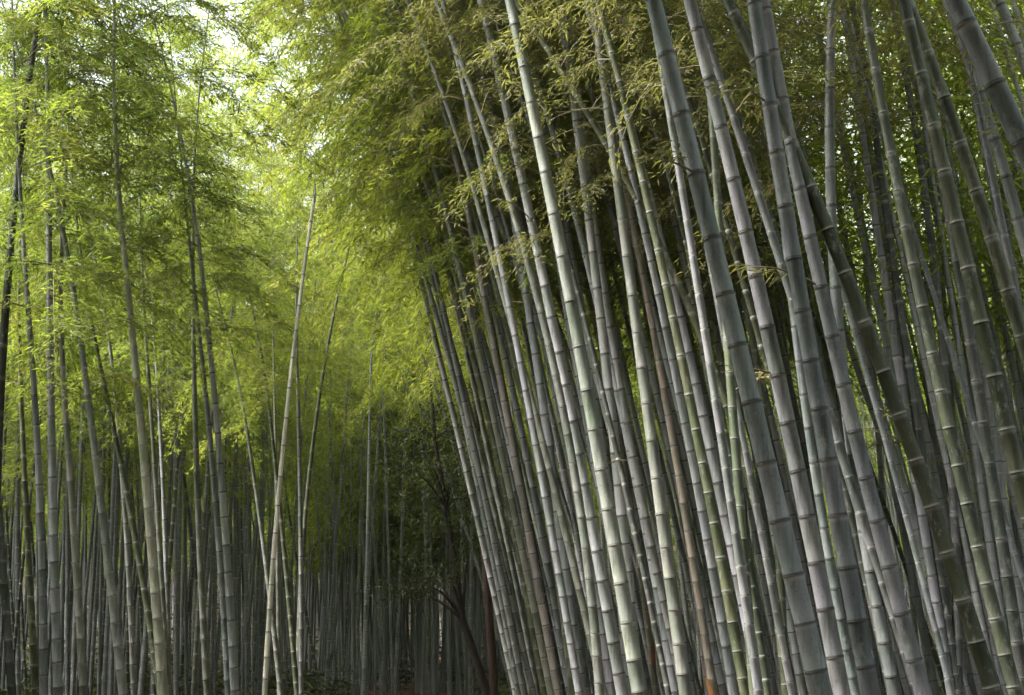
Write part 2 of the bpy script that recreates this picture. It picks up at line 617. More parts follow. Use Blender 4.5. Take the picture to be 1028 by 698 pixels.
def fit(points, Y, ky=0.0):
    xs, zs = [], []
    for px, py in points:
        x, z = at(px, py, Y)
        x, z = at(px, py, Y + ky * z)
        xs.append(x); zs.append(z)
    xs, zs = np.array(xs), np.array(zs)
    if len(points) >= 3 and zs.max() - zs.min() > 1.2:
        c2, c1, c0 = np.polyfit(zs, xs, 2)
        if not -.05 <= c2 <= .035:
            c2 = min(.035, max(-.05, c2))
            c1, c0 = np.polyfit(zs, xs - c2 * zs ** 2, 1)
    else:
        c1, c0 = np.polyfit(zs, xs, 1)
        c2 = 0.0
    z0 = zs.min()

    def fx(z):
        z = np.asarray(z, float)
        v = c0 + c1 * z + c2 * z ** 2
        # below the lowest traced point the culm straightens gently to upright
        return v
    fy = lambda z: Y + ky * np.asarray(z, float)
    return fx, fy


G_RIGHT = 'bamboos along the right side of the path'
G_LEFT = 'bamboos along the left side of the path'
hero_log = []


def hero(side, w, tone, pts, label, D=.105, zc=None, crown=True, bend=None, branches=0, sheaths=None, ky=0.0, color=None, ck=None, sides=12, group=None):
    Y = D * FPX / w
    rg = np.random.default_rng(len(hero_log) + 900)
    hero_log.append((Y, pts))
    fx, fy = fit(pts, Y, ky)
    kinds = CROWN_O if side == 'R' else CROWN_L
    if side == 'R' and Y < 9.6:
        kinds = CROWN_D
    if side == 'R' and Y > 14.5:
        kinds = CROWN_Y if R.random() < .8 else CROWN_O
    cr = (kinds[ck] if ck is not None else R.choice(kinds)) if crown else None
    if bend is None:
        bend = ((-1, R.uniform(-.3, .5), 0) if Y > 11.5 else (R.uniform(.2, 1), -.6, 0)) if side == 'R' else (R.uniform(.1, 1) if R.random() < .6 else -.6, R.uniform(-.8, .6), 0)
    if zc is None:
        zc = R.uniform(5.0, 6.2) if side == 'R' else R.uniform(3.9, 4.9)
    if side == 'R':
        zc += .7
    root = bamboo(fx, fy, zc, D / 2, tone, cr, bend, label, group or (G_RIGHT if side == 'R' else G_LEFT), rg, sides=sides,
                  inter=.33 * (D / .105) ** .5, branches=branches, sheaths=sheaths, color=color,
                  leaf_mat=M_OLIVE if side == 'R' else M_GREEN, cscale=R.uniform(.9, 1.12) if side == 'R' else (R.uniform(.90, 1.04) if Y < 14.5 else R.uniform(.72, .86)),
                  dim=(1.0 if pts[-1][0] < 850 else .78 if pts[-1][0] < 900 else .68) if side == 'R' else .88, thin=1.0 if side == 'R' else .52)  # culms darkened toward the right edge and on the left: shade put into colour
    return root


# traced from the photograph: width in pixels, tone, centre line (x, y) in photo pixels, label
hero('R', 7, 'pale', [(436, 336), (451, 400), (466, 463), (490, 566), (518, 696)], 'slim pale culm at the outer left end of the right row beside the dark path', D=.09, zc=5.6)
hero('R', 7, 'sage', [(453, 340), (471, 420), (485, 466), (510, 566), (532, 696)], 'slim sage culm just right of the outermost pale one in the right row', D=.09, zc=5.7)
hero('R', 7.5, 'olive', [(468, 333), (500, 465), (520, 545), (546, 696)], 'slim yellow-olive culm with pale rings, third from the path end of the right row', D=.09, zc=5.6)
hero('R', 8.5, 'pale', [(471, 306), (490, 366), (515, 465), (530, 533), (543, 600), (553, 670), (557, 696)], 'pale lilac culm with dark rings, leaning hard beside the yellow-olive one', D=.1, zc=5.9)
hero('R', 8, 'blue', [(496, 310), (513, 385), (530, 463), (556, 600), (573, 696)], 'blue-grey culm, slim and leaning, left of the sage culm in the right row', D=.095, zc=5.8)
hero('R', 9, 'green', [(505, 313), (524, 390), (541, 466), (556, 550), (566, 620), (576, 696)], 'green culm with pale rings wedged between two blue-grey culms of the right row', D=.1, zc=5.6)
hero('R', 10.5, 'blue', [(528, 293), (533, 333), (546, 400), (555, 466), (561, 533), (573, 616), (584, 696)], 'straight blue-grey culm with faint rings left of the brightest grey culm', D=.11, zc=5.6)
hero('R', 9, 'grey', [(446, 110), (476, 170), (506, 233), (531, 300), (552, 360), (572, 430), (590, 520)], 'grey culm that bends furthest left into the leaves above the right row', D=.1, zc=6.6, ck=1)
hero('R', 12, 'pale', [(506, 100), (536, 233), (556, 333), (573, 406), (583, 463), (596, 550), (610, 616), (626, 696)], 'bright pale culm with dark rings, left neighbour of the thick sage culm', D=.115, zc=6.8, branches=1)
hero('R', 9, 'pale', [(540, 93), (555, 160), (570, 230), (583, 306), (596, 383), (606, 463), (615, 520)], 'bright whitish culm seen between the thick sage culm and a dark-ringed one', D=.1, zc=6.8)
hero('R', 15, 'sage', [(526, 67), (543, 160), (560, 230), (576, 300), (590, 393), (600, 463), (616, 550), (633, 640), (643, 696)], 'thickest sage culm of the middle of the right row, with pale rings near its foot', D=.12, zc=6.9, branches=1)
hero('R', 11.5, 'pale', [(573, 77), (590, 230), (606, 333), (616, 433), (620, 466), (626, 550), (634, 620)], 'bright white culm with widely spaced dark rings in the middle of the right row', D=.11, zc=6.6, branches=1)
hero('R', 13, 'sage', [(603, 67), (616, 133), (626, 230), (633, 286), (646, 383), (656, 463), (670, 550), (680, 633), (688, 696)], 'grey-green thick culm standing right of the bright white one', D=.115, zc=6.4, branches=1)
hero('R', 11.5, 'pale', [(598, 10), (616, 60), (636, 133), (663, 230), (683, 326), (699, 390), (713, 466), (734, 540), (750, 620), (764, 696)], 'pale culm slanting from the top centre down past the grey-green thick culm', D=.11, zc=6.4, branches=1)
hero('R', 9, 'pink', [(641, 243), (660, 350), (676, 446), (690, 520), (700, 600), (712, 696)], 'pinkish tan culm between the grey-green thick culm and the pale slanting one', D=.1, zc=5.8)
hero('R', 22, 'blue', [(656, 0), (676, 83), (713, 230), (733, 316), (753, 400), (769, 463), (786, 533), (803, 606), (825, 696)], 'thick blue-green culm crossing the whole height right of centre', D=.12, zc=6.2, branches=2)
hero('R', 18, 'grey', [(693, 0), (716, 100), (733, 167), (749, 233), (766, 310), (786, 393), (798, 465), (819, 566), (833, 633), (845, 696)], 'grey culm with bluish lower joints running close beside the thick blue-green one', D=.115, zc=6.2, branches=1)
hero('R', 17, 'olive', [(729, 0), (749, 37), (776, 95), (799, 150), (828, 233), (853, 293), (879, 350), (903, 413), (919, 460), (946, 533), (969, 610), (996, 696)], 'olive culm with white rings leaning hardest, cutting across its neighbours on the right', D=.105, zc=5.9)
hero('R', 20, 'blue', [(756, 0), (773, 100), (791, 230), (806, 306), (819, 393), (831, 466), (843, 533), (859, 600), (873, 696)], 'thick steel-blue culm left of the hard-leaning olive one', D=.115, zc=6.1, branches=1)
hero('R', 17, 'grey', [(769, 0), (776, 60), (811, 233), (829, 310), (846, 376), (864, 465), (886, 540), (899, 583), (919, 676)], 'grey-lilac culm between the thick steel-blue one and the crossing olive one', D=.105, zc=6.2, branches=1)
hero('R', 10, 'blue', [(796, 300), (805, 390), (814, 466), (829, 530), (843, 600), (857, 696)], 'narrow steel-blue culm half hidden behind the thick steel-blue one', D=.085, zc=5.6)
hero('R', 13.5, 'grey', [(838, 283), (848, 380), (856, 466), (869, 550), (883, 610), (898, 696)], 'plain grey culm low down between the steel-blue and grey-lilac culms', D=.1, zc=5.6)
hero('R', 10, 'grey', [(849, 0), (856, 67), (863, 167), (879, 233), (893, 300), (905, 380), (919, 445), (929, 530), (940, 610), (953, 696)], 'thin weathered grey culm behind the crossing olive one', D=.09, zc=6.2, branches=1)
hero('R', 14, 'green', [(873, 33), (883, 100), (899, 160), (906, 233), (923, 293), (936, 350), (949, 416), (963, 466), (979, 540), (996, 606), (1019, 696)], 'dark green culm with whitish rings in the shade right of the crossing olive one', D=.1, zc=6.1)
hero('R', 18, 'olive', [(906, 0), (926, 73), (939, 133), (956, 207), (966, 243), (979, 300), (993, 360), (1011, 433), (1023, 475)], 'stout dark olive culm with white rings near the right edge', D=.11, zc=6.0)
hero('R', 17, 'olive', [(914, 10), (939, 73), (963, 137), (988, 220), (1009, 283), (1026, 335)], 'second stout olive culm, just right of the first near the right edge', D=.105, zc=5.9)
hero('R', 27, 'blue', [(956, 0), (979, 37), (1006, 93), (1027, 150)], 'thickest culm, grey-green, cutting the top right corner', D=.125, zc=5.6)
hero('R', 15, 'grey', [(958, 20), (969, 50), (996, 133), (1013, 187), (1026, 235)], 'smooth grey culm under the thickest one in the top right corner', D=.105, zc=6.0)
hero('R', 15, 'pale', [(1003, 0), (1013, 25), (1021, 45), (1030, 70)], 'pale culm with a dark ring at the top of the right edge', D=.105, zc=5.6)
hero('R', 12.5, 'dark', [(956, 245), (966, 283), (979, 366), (990, 463), (1003, 520), (1013, 580), (1024, 666)], 'dark slate culm standing behind the stout dark olive one', D=.095, zc=5.8)
hero('R', 8, 'grey', [(799, 77), (806, 133), (809, 167), (822, 230)], 'thin grey culm against the brown leaves behind the hard-leaning olive one', D=.09, zc=6.0, branches=1)
hero('R', 8.5, 'green', [(733, 225), (741, 270), (753, 316), (764, 400), (772, 450)], 'thin bright green culm slipping behind the thick blue-green one', D=.085, zc=6.0)
hero('R', 10.5, 'green', [(735, 400), (739, 466), (746, 550), (753, 633), (757, 696)], 'upright green culm with pale rings in front of the pale slanting one', D=.085, zc=5.8)
hero('R', 9.5, 'olive', [(699, 330), (723, 390), (749, 450), (762, 530), (776, 620), (793, 696)], 'thin olive culm leaning against the thick blue-green one', D=.085, zc=5.4)
hero('R', 11, 'olive', [(688, 372), (703, 466), (723, 550), (736, 616), (747, 696)], 'olive culm with white rings left of the upright green one', D=.09, zc=5.4)
hero('R', 8.5, 'tan', [(655, 330), (676, 440), (685, 500), (696, 566), (706, 633), (717, 696)], 'slim tan culm low down left of the olive white-ringed one', D=.085, zc=5.4, sheaths=[1.0])
hero('R', 9.5, 'grey', [(668, 330), (694, 450), (702, 500), (710, 545), (724, 626), (737, 696)], 'lilac-grey slim culm squeezed between the tan and olive culms', D=.085, zc=5.5)
hero('R', 9, 'grey', [(606, 330), (633, 466), (650, 533), (666, 620), (677, 696)], 'slim grey culm right of the thick sage culm, near its foot', D=.09, zc=5.4)
hero('R', 6.5, 'tan', [(604, 330), (622, 440), (634, 510), (645, 580), (657, 690)], 'thin orange-tan culm glowing between the thick sage and slim grey culms', D=.075, zc=5.0, sheaths=[1.3])
hero('R', 9.5, 'sage', [(545, 320), (566, 420), (576, 466), (590, 566), (602, 696)], 'sage slim culm tucked right of the straight blue-grey one', D=.09, zc=5.6)
hero('R', 8, 'pink', [(492, 330), (516, 450), (530, 540), (543, 600), (551, 640), (560, 696)], 'dull pink culm low down between the leaning lilac and green culms', D=.085, zc=5.2)
hero('R', 9, 'pale', [(548, 330), (573, 470), (590, 540), (604, 610), (612, 696)], 'whitish culm showing low between the straight blue-grey and brightest grey culms', D=.095, zc=5.8)
hero('R', 10, 'dark', [(902, 300), (915, 380), (925, 466), (942, 560), (962, 696)], 'shadowy slate culm between the thin weathered grey and dark green culms', D=.09, zc=5.6)
hero('R', 9, 'grey', [(866, 100), (886, 233), (904, 330), (917, 420), (934, 520)], 'long thin grey culm in the upper right behind the weathered one', D=.09, zc=6.4, branches=1)
hero('R', 10, 'dark', [(893, 0), (916, 100), (932, 200), (941, 300), (948, 420), (962, 560)], 'shadowy upright culm behind the stout dark olive one', D=.09, zc=6.2)
hero('R', 9, 'grey', [(545, 160), (560, 260), (574, 340), (590, 430), (598, 470)], 'thin grey culm behind the bright pale and thick sage ones', D=.095, zc=6.4)
hero('R', 8, 'sage', [(496, 310), (520, 380), (545, 466), (565, 560), (590, 696)], 'slim sage culm in the second rank behind the blue-grey ones', D=.095, zc=6.0)
hero('R', 11, 'grey', [(574, 30), (580, 100), (588, 160), (602, 260), (612, 330)], 'grey culm rising into the olive leaves above the bright white one', D=.11, zc=6.9, branches=1)
# left side
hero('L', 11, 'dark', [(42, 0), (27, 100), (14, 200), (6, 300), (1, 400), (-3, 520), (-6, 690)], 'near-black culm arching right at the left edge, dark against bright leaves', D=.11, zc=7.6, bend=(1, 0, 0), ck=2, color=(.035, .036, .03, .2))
hero('L', 10, 'grey', [(48, 160), (50, 233), (50, 366), (52, 463), (55, 560), (58, 696)], 'upright grey culm, third in from the left edge', D=.1, zc=6.4)
hero('L', 9, 'blue', [(36, 420), (40, 500), (43, 600), (44, 696)], 'blue-grey culm low at the left, left of the upright grey one', D=.09)
hero('L', 9, 'sage', [(57, 300), (60, 343), (68, 463), (75, 520), (78, 600), (84, 696)], 'sage culm just right of the upright grey one at the left', D=.09)
hero('L', 10, 'sage', [(77, 316), (87, 383), (97, 466), (108, 566), (124, 696)], 'pale-ringed sage culm leaning left with lichen patches', D=.1, zc=4.6)
hero('L', 7, 'grey', [(108, 326), (115, 383), (122, 466), (128, 560), (135, 696)], 'slim grey culm right of the pale-ringed sage one', D=.085, zc=4.7)
hero('L', 11, 'straw', [(120, 210), (124, 243), (133, 343), (145, 466), (153, 550), (157, 616), (164, 696)], 'brightest straw-coloured culm of the left row with green foot', D=.11, zc=5.6, color=(.30, .30, .225, .7))
hero('L', 8, 'olive', [(108, 400), (118, 450), (128, 510), (143, 566), (152, 640)], 'olive culm crossing behind the brightest straw-coloured one', D=.09, zc=4.4)
hero('L', 6.5, 'sage', [(145, 313), (149, 390), (154, 466), (163, 560), (168, 696)], 'slim sage culm behind the brightest straw-coloured one', D=.08, zc=4.9)
hero('L', 6, 'grey', [(155, 340), (163, 463), (166, 560), (170, 696)], 'thin grey culm right of the slim sage one on the left', D=.08, zc=4.9)
hero('L', 7.5, 'sage', [(193, 170), (195, 243), (197, 466), (202, 600), (209, 696)], 'straight sage culm rising high into the left leaves', D=.09, zc=6.6)
hero('L', 8, 'blue', [(200, 336), (213, 463), (218, 520), (226, 640), (230, 696)], 'bluish culm paired with the pale bluish one on the left', D=.09, zc=5.0)
hero('L', 9, 'pale', [(207, 310), (215, 400), (222, 466), (228, 566), (236, 696)], 'pale bluish culm, brightest of the pair left of the thin slanted pole', D=.095, zc=5.2)
hero('L', 6, 'sage', [(243, 400), (253, 466), (267, 566), (282, 696)], 'thin sage culm crossing behind the slanted bleached pole', D=.085, zc=4.4)
hero('L', 4.5, 'sage', [(273, 283), (275, 380), (277, 463), (279, 600)], 'very thin sage culm just left of the bleached pole', D=.07, zc=5.6)
hero('L', 6, 'grey', [(298, 366), (301, 466), (302, 566), (302, 696)], 'upright grey culm right of the bleached pole', D=.085, zc=5.0)
hero('L', 5.5, 'green', [(348, 255), (335, 320), (322, 390), (311, 466), (304, 560), (300, 696)], 'thin green culm leaning right, parallel to the bleached pole', D=.08, zc=6.5, bend=(1, 0, 0))
hero('L', 6, 'olive', [(278, 480), (283, 533), (293, 633), (298, 696)], 'olive thin culm starting low beside the bleached pole', D=.085, zc=4.8)
hero('L', 4.5, 'grey', [(371, 400), (371, 463), (368, 560), (366, 660)], 'lone thin grey culm standing by the dark end of the path', D=.085, zc=6.0)
hero('L', 8, 'olive', [(22, 420), (26, 500), (30, 590), (36, 696)], 'olive culm low in the left corner with pale rings', D=.09, zc=4.4)
hero('L', 9, 'dark', [(-4, 470), (2, 560), (8, 640), (12, 696)], 'dark culm foot in the lower left corner', D=.09, zc=4.8)

# the bleached pole: dead, snapped off, no leaves
_Y = .054 * FPX / 5.4
_fx, _fy = fit([(316, 197), (310, 233), (290, 400), (283, 466), (273, 566), (266, 698)], _Y)
_zt = at(316, 197, _Y)[1]
bamboo(_fx, _fy, _zt, .027, 'straw', None, (1, 0, 0), 'bleached dead bamboo pole without leaves, slanting right across the left row', G_LEFT,
       np.random.default_rng(3), sides=10, inter=.3, color=(.62, .60, .51, .4))
_pole = [o for o in COL.objects if o.name.startswith('culm')][-1]
_co = np.empty(len(_pole.data.vertices) * 3, np.float32)
_pole.data.vertices.foreach_get('co', _co)
_co = _co.reshape(-1, 3)
_co[-10:, 2] += np.array([0, .05, .16, .22, .10, -.06, -.14, -.05, .03, -.08])   # splintered where it snapped
_pole.data.vertices.foreach_set('co', _co.ravel())
_pole.data.update()

# slim culms that thicken the fan between the ones told apart above
_rg = np.random.default_rng(404)
for _i in range(56):
    _back = _i >= 30
    _x = (528 + _i * 11.0 if not _back else 523 + (_i - 30) * 13.5) + _rg.uniform(-4, 4)
    _s = .215 + _rg.normal(0, .022)
    _w = _rg.uniform(6.2, 8.6) if not _back else _rg.uniform(5.0, 6.6)
    hero('R', _w, ['grey', 'pale', 'sage', 'grey', 'blue', 'grey'][int(_rg.integers(6))],
         [(_x - 400 * _s * 1.05, 296), (_x - 200 * _s, 496), (_x, 696)],
         'slim grey bamboo in the dense parallel fan right of the path, between thicker pale culms',
         D=_rg.uniform(.075, .095), zc=_rg.uniform(5.0, 6.4), sides=10, group='slim bamboos in the fan right of the path')

# ------------------------------------------------------------------ the ranks behind
def edge_right(y):
    return 2.75 - .137 * y if y < 20 else .0 - .06 * (y - 20)


def edge_left(y):
    return -3.4 - .12 * (y - 12) if y < 22 else -4.6 + .08 * (y - 22)


def fill(n, gen, label_of, group_of, side, seed):
    rg = np.random.default_rng(seed)
    placed = []
    tries = 0
    while len(placed) < n and tries < n * 60:
        tries += 1
        x, y = gen(rg)
        if any((x - a) ** 2 + (y - b) ** 2 < (.34 if y < 20 else .30) ** 2 for a, b in placed):
            continue
        placed.append((x, y))
        D = rg.uniform(.055, .088) if side == 'R' else rg.uniform(.06, .095)
        lean = {'R': rg.normal(-.19, .045), 'L': rg.normal(-.05, .07), 'C': rg.normal(0, .04)}[side]
        c2 = {'R': rg.uniform(-.014, .002), 'L': rg.uniform(-.006, .008), 'C': rg.uniform(-.004, .004)}[side]
        ky = rg.normal(0, .05)
        fx = lambda z, x=x, lean=lean, c2=c2: x + lean * np.asarray(z, float) + c2 * np.asarray(z, float) ** 2
        fy = lambda z, y=y, ky=ky: y + ky * np.asarray(z, float)
        tones = {'R': ['grey', 'grey', 'blue', 'sage', 'green', 'olive', 'pale', 'dark', 'grey'],
                 'L': ['grey', 'sage', 'olive', 'dark', 'grey', 'dark'],
                 'C': ['grey', 'grey', 'blue', 'sage']}[side]
        tone = tones[int(rg.integers(len(tones)))]
        kinds = CROWN_O if side == 'R' and y < 14 + 3 * (x > 2) else CROWN_G
        cr = kinds[int(rg.integers(len(kinds)))]
        if side == 'C' or (side == 'R' and y > 16 and x < 3):
            cr = CROWN_Y[int(rg.integers(3))]
        if side == 'R' and y < 13:
            cr = CROWN_O[int(rg.integers(4))]
        zc = rg.uniform(4.8, 6.6) if side == 'R' else rg.uniform(3.9, 5.6)
        if side == 'C':
            zc = rg.uniform(6.0, 8.5)
        if side == 'R':
            bend = (-1, rg.uniform(-.6, .6), 0)
        else:
            a = rg.uniform(0, 6.28)
            bend = (math.cos(a), math.sin(a), 0)
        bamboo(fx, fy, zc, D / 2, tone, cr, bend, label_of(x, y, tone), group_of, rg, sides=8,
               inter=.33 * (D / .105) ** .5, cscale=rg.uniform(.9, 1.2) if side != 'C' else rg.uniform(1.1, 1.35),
               dim=(.85 if x < .22 * y else .58) if side == 'R' else .54, thin=1.0 if side == 'R' else .6,  # ranks at far right and left dimmed in colour, standing in for shade
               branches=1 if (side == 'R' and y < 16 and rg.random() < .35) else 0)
    return placed


def gen_right(rg):
    while True:
        y = 9.5 + 24 * rg.random() ** .9
        x = edge_right(y) + .45 + rg.random() * 5
        if x < .40 * y + .6:
            return x, y


def gen_left(rg):
    while True:
        y = 21.5 + 19 * rg.random() ** .9
        x = edge_left(y) - .3 - rg.random() * 11
        if x > -.39 * y - .4:
            return x, y


def gen_far(rg):
    y = rg.uniform(29, 42)
    return rg.uniform(-.20 * y, .01 * y) if y > 33 else (rg.uniform(-.24 * y, -4.8) if rg.random() < .6 else rg.uniform(-.2, 1.8)), y


fill(N_RIGHT, gen_right, lambda x, y, t: 'slim bamboo in the dim ranks behind the front row on the right of the path',
     'bamboos standing behind the right front row', 'R', 31)
fill(N_LEFT, gen_left, lambda x, y, t: 'slim bamboo in the shaded ranks behind the front row on the left of the path',
     'bamboos standing behind the left front row', 'L', 32)
fill(N_FAR, gen_far, lambda x, y, t: 'distant thin bamboo closing off the far end of the path',
     'bamboos at the far end of the path', 'C', 33)


# ------------------------------------------------------------------ far thicket, and unseen bamboo added round the view for shade
def thicket_spots():
    rg = np.random.default_rng(76)
    far, right, left, near = [], [], [], []
    for _ in range(440):                                             # far behind everything
        y = rg.uniform(41, 76)
        far.append((rg.uniform(-.42 * y, .42 * y), y, 0))
    for _ in range(260):                                             # closing the end of the path
        y = rg.uniform(40, 56)
        far.append((rg.uniform(-.16 * y, .02 * y), y, 0))
    for _ in range(400):                                             # deep in the right grove
        y = rg.uniform(12.5, 40)
        right.append((rg.uniform(edge_right(y) + 3.4, .42 * y + 3.5), y, 2))
    for _ in range(110):                                             # unseen bamboo added on the right to block side light
        y = rg.uniform(4, 34)
        right.append((.40 * y + 1.6 + rg.uniform(0, 8), y, 2))
    for _ in range(190):                                             # unseen leafier bamboo further right, added to block light
        y = rg.uniform(8, 46)
        right.append((.40 * y + 5.0 + rg.uniform(0, 13), y, 4))
    for _ in range(150):                                             # deep in the left grove
        y = rg.uniform(24, 42)
        left.append((-rg.uniform(5.5, .42 * y + 3), y, 2))
    for _ in range(150):  # unseen bamboo further left, added to shade the slope behind
        y = rg.uniform(21, 46)
        left.append((-(.40 * y + 1.5) - rg.uniform(0, 11), y, 2))
    for _ in range(84):                                              # unseen young growth added on the left to shade the trunks there
        y = rg.uniform(9, 20)
        near.append((-(.40 * y + 1.8) - rg.uniform(0, 5), y, 3))
    for _ in range(20):                                              # canopy added over the path behind the viewer for shade
        near.append((rg.choice([-1, 1]) * rg.uniform(1.3, 2.6), rg.uniform(-8, .6), 1))
    for _ in range(104):                                             # unseen bamboo added beside and behind the viewer to shade near culms
        y = rg.uniform(-12, 3.0)
        x = rg.choice([-1, 1]) * rg.uniform(2.6, 10) + .5
        if rg.random() < .42:
            y = rg.uniform(2.5, 7.8)
            x = -(.40 * y + 1.9) - rg.uniform(0, 4)
        near.append((x, y, 1))
    return far, right, left, near


def thicket(spots, color, label, seed):
    rg = np.random.default_rng(seed)
    CV, CQ, ct, cn = [], [], [], []
    nv = 0
    LV, LR = [], []
    for x, y, near in spots:
        lean = (rg.normal(-.12, .06) if x > .1 * y else rg.normal(-.02, .04)) if near != 1 else -.06 * np.sign(x) + rg.normal(0, .03)
        H = rg.uniform(11, 15) if near != 3 else rg.uniform(6.0, 7.6)
        z = np.linspace(-.1, H, 12)
        px = x + lean * z - (.012 * z ** 2 * np.sign(x) * .6 if near == 1 else 0)
        path = np.stack([px, y + 0 * z, z], axis=1)
        path[:, 2] += float(ground_z(np.array(x), np.array(y)))
        r0 = rg.uniform(.034, .05)
        if near == 2:                                                # close enough for its joints to show
            nodes = np.cumsum(rg.uniform(.26, .36, 24)) - .2
            zz = np.concatenate([[n0, n0 + .012, n0 + .30 * .5, n0 + .24] for n0 in nodes])
            tt = np.tile([0.0, .05, .5, .94], len(nodes))
            zz = np.clip(zz, -.1, H * .6)
            o_ = np.argsort(zz, kind='stable')
            zz, tt = zz[o_] + np.arange(len(zz)) * 1e-4, tt[o_]
            bulge = np.where(tt < .03, 1.10, 1.0)
        else:
            zz, tt, bulge = z, (z * 3) % 1.0 * .8 + .05, np.ones(12)
        pz = np.stack([np.interp(zz, z, path[:, i]) for i in range(3)], axis=1)
        v, q = tube(pz, r0 * (1.03 - .78 * zz / H) * bulge, 6)
        CV.append(v); CQ.append(q + nv); nv += len(v)
        ct.append(np.repeat(tt, 6)); cn.append(np.full(len(v), rg.random()))
        n = (1700, 5200, 900, 3200, 2200)[near]
        nb = 46
        bi = rg.integers(0, nb, n)
        bf = np.sort(rg.uniform((.30, .42, .40, .10, .22)[near], 1, nb)); baz = rg.uniform(0, 6.28, nb); bl = rg.uniform(.6, 2.1, nb) * (1.25 - .7 * bf)
        c = np.stack([np.interp(bf[bi] * H, z, path[:, i]) for i in range(3)], axis=1)
        s = rg.uniform(.15, 1, n) ** .7
        c[:, 0] += np.cos(baz[bi]) * bl[bi] * s; c[:, 1] += np.sin(baz[bi]) * bl[bi] * s
        c[:, 2] += bl[bi] * (.6 * s - .7 * s ** 2)
        c += rg.normal(0, .13, c.shape)
        a = baz[bi] + rg.normal(0, .9, n)
        D = np.stack([np.cos(a), np.sin(a), rg.uniform(-1, .15, n)], axis=1)
        D /= np.linalg.norm(D, axis=1, keepdims=True)
        LV.append(leaf_quads(c, D, rg, (.19, .17, .14, .15, .16)[near], .2))
        LR.append(np.clip(rg.normal(.42, .1, nb)[bi] + rg.normal(0, .15, n), 0, 1))
    cv = np.concatenate(CV); cq = np.concatenate(CQ)
    lv = np.concatenate(LV); lr = np.concatenate(LR)
    lq = np.arange(len(lv)).reshape(-1, 4)
    me = build_mesh('bamboo_thicket', np.concatenate([cv, lv]), np.concatenate([cq, lq + len(cv)]), [M_CULM, M_GREEN],
                    np.concatenate([np.zeros(len(cq), int), np.ones(len(lq), int)]),
                    {'leaf_r': np.concatenate([np.zeros(len(cq)), lr])},
                    {'node_t': np.concatenate(ct + [np.zeros(len(lv))]), 'node_r': np.concatenate(cn + [np.zeros(len(lv))])})
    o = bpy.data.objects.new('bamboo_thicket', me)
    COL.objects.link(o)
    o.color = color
    o['label'] = label
    o['category'] = 'bamboo thicket'
    o['kind'] = 'stuff'


_far, _right, _left, _near = thicket_spots()
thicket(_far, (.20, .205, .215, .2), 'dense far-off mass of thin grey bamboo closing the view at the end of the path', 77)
thicket(_right, (.21, .215, .215, .15), 'crowded dim bamboo deep inside the grove on the right, with unseen bamboo added beyond to block light', 78)
thicket(_left, (.13, .135, .135, .2), 'crowded dim bamboo deep inside the grove on the left, with unseen bamboo added beyond for shade', 79)
thicket(_near, (.2, .2, .2, .2), 'unseen bamboo canopy added around the viewer to shade the near grove', 80)


# ------------------------------------------------------------------ evergreen and bare trunk at the end of the path
def blob_tree(name, base, pts, radii, clumps, mat_bark, label, leaf=.075, per=520, seed=1, cat='tree'):
    rg = np.random.default_rng(seed)
    root = thing(name, label, cat, None, base)
    P = np.array(pts, float)
    V, Q = tube(P, radii, 10)
    VV, QQ = [V], [Q]
    nv = len(V)
    for cx, cy, cz, cr in clumps:
        i = int(np.argmin(np.abs(P[:, 2] - (cz - .5))))
        s = np.linspace(0, 1, 6)[:, None]
        br = P[i] * (1 - s) + np.array([cx, cy, cz]) * s
        br[:, 2] += .15 * np.sin(s[:, 0] * 3.14)
        v, q = tube(br, np.linspace(max(.012, radii[i] * .45), .006, 6), 6)
        VV.append(v); QQ.append(q + nv); nv += len(v)
    me = build_mesh(name + '_trunk', np.concatenate(VV), np.concatenate(QQ), [mat_bark], smooth=True)
    part('trunk', me, root)
    LP, LD = [], []
    for cx, cy, cz, cr in clumps:
        n = int(per * cr / .5)
        d = rg.normal(0, 1, (n, 3)); d /= np.linalg.norm(d, axis=1, keepdims=True)
        rad = cr * rg.uniform(.25, 1, n)[:, None]
        LP.append(np.array([cx, cy, cz]) + d * rad * np.array([1.5, 1.2, .6]) + rg.normal(0, .10, (n, 3)))
        dd = d + rg.normal(0, .6, d.shape); dd[:, 2] -= .3
        LD.append(dd / np.linalg.norm(dd, axis=1, keepdims=True))
    if LP:
        lp, ld = np.concatenate(LP), np.concatenate(LD)
        lv = leaf_quads(lp, ld, rg, leaf, .34)
        n = len(lp)
        me = build_mesh(name + '_crown', lv, np.arange(4 * n).reshape(-1, 4), [M_DARKLEAF], None, {'leaf_r': rg.random(n)})
        part('crown', me, root)
    return root


YE = 25.0
xb, _ = at(494, 690, YE)
xt, zt = at(448, 510, YE)
x2, z2 = at(436, 440, YE)
gz = float(ground_z(np.array(xb), np.array(YE)))
cl = []
rgc = np.random.default_rng(8)
for px, py, rad in ((432, 470, .5), (462, 458, .5), (452, 490, .45), (420, 505, .42), (470, 505, .40), (405, 470, .42), (445, 525, .36),
                    (398, 592, .34), (425, 588, .36), (470, 545, .30), (448, 575, .3), (472, 440, .5), (440, 430, .5), (410, 440, .4), (412, 560, .28)):
    cx, cz = at(px, py, YE)
    cl.append((cx - xb, rgc.uniform(-.6, .6), cz - gz, rad))
blob_tree('evergreen_tree', (xb, YE, gz), [(0, 0, -.1), (-.10, 0, .7), (xt - xb + .3, 0, 1.9), (xt - xb, 0, zt - gz), (x2 - xb, .1, z2 - gz), (x2 - xb - .1, .1, z2 - gz + 1.2)],
          [.09, .08, .065, .05, .035, .015], cl, M_BARK, 'dark leaning evergreen with black-green leaves at the far end of the path', seed=4)
YR = 27.0
xr, _ = at(497, 690, YR)
xr2, zr2 = at(487, 560, YR)
gz = float(ground_z(np.array(xr), np.array(YR)))
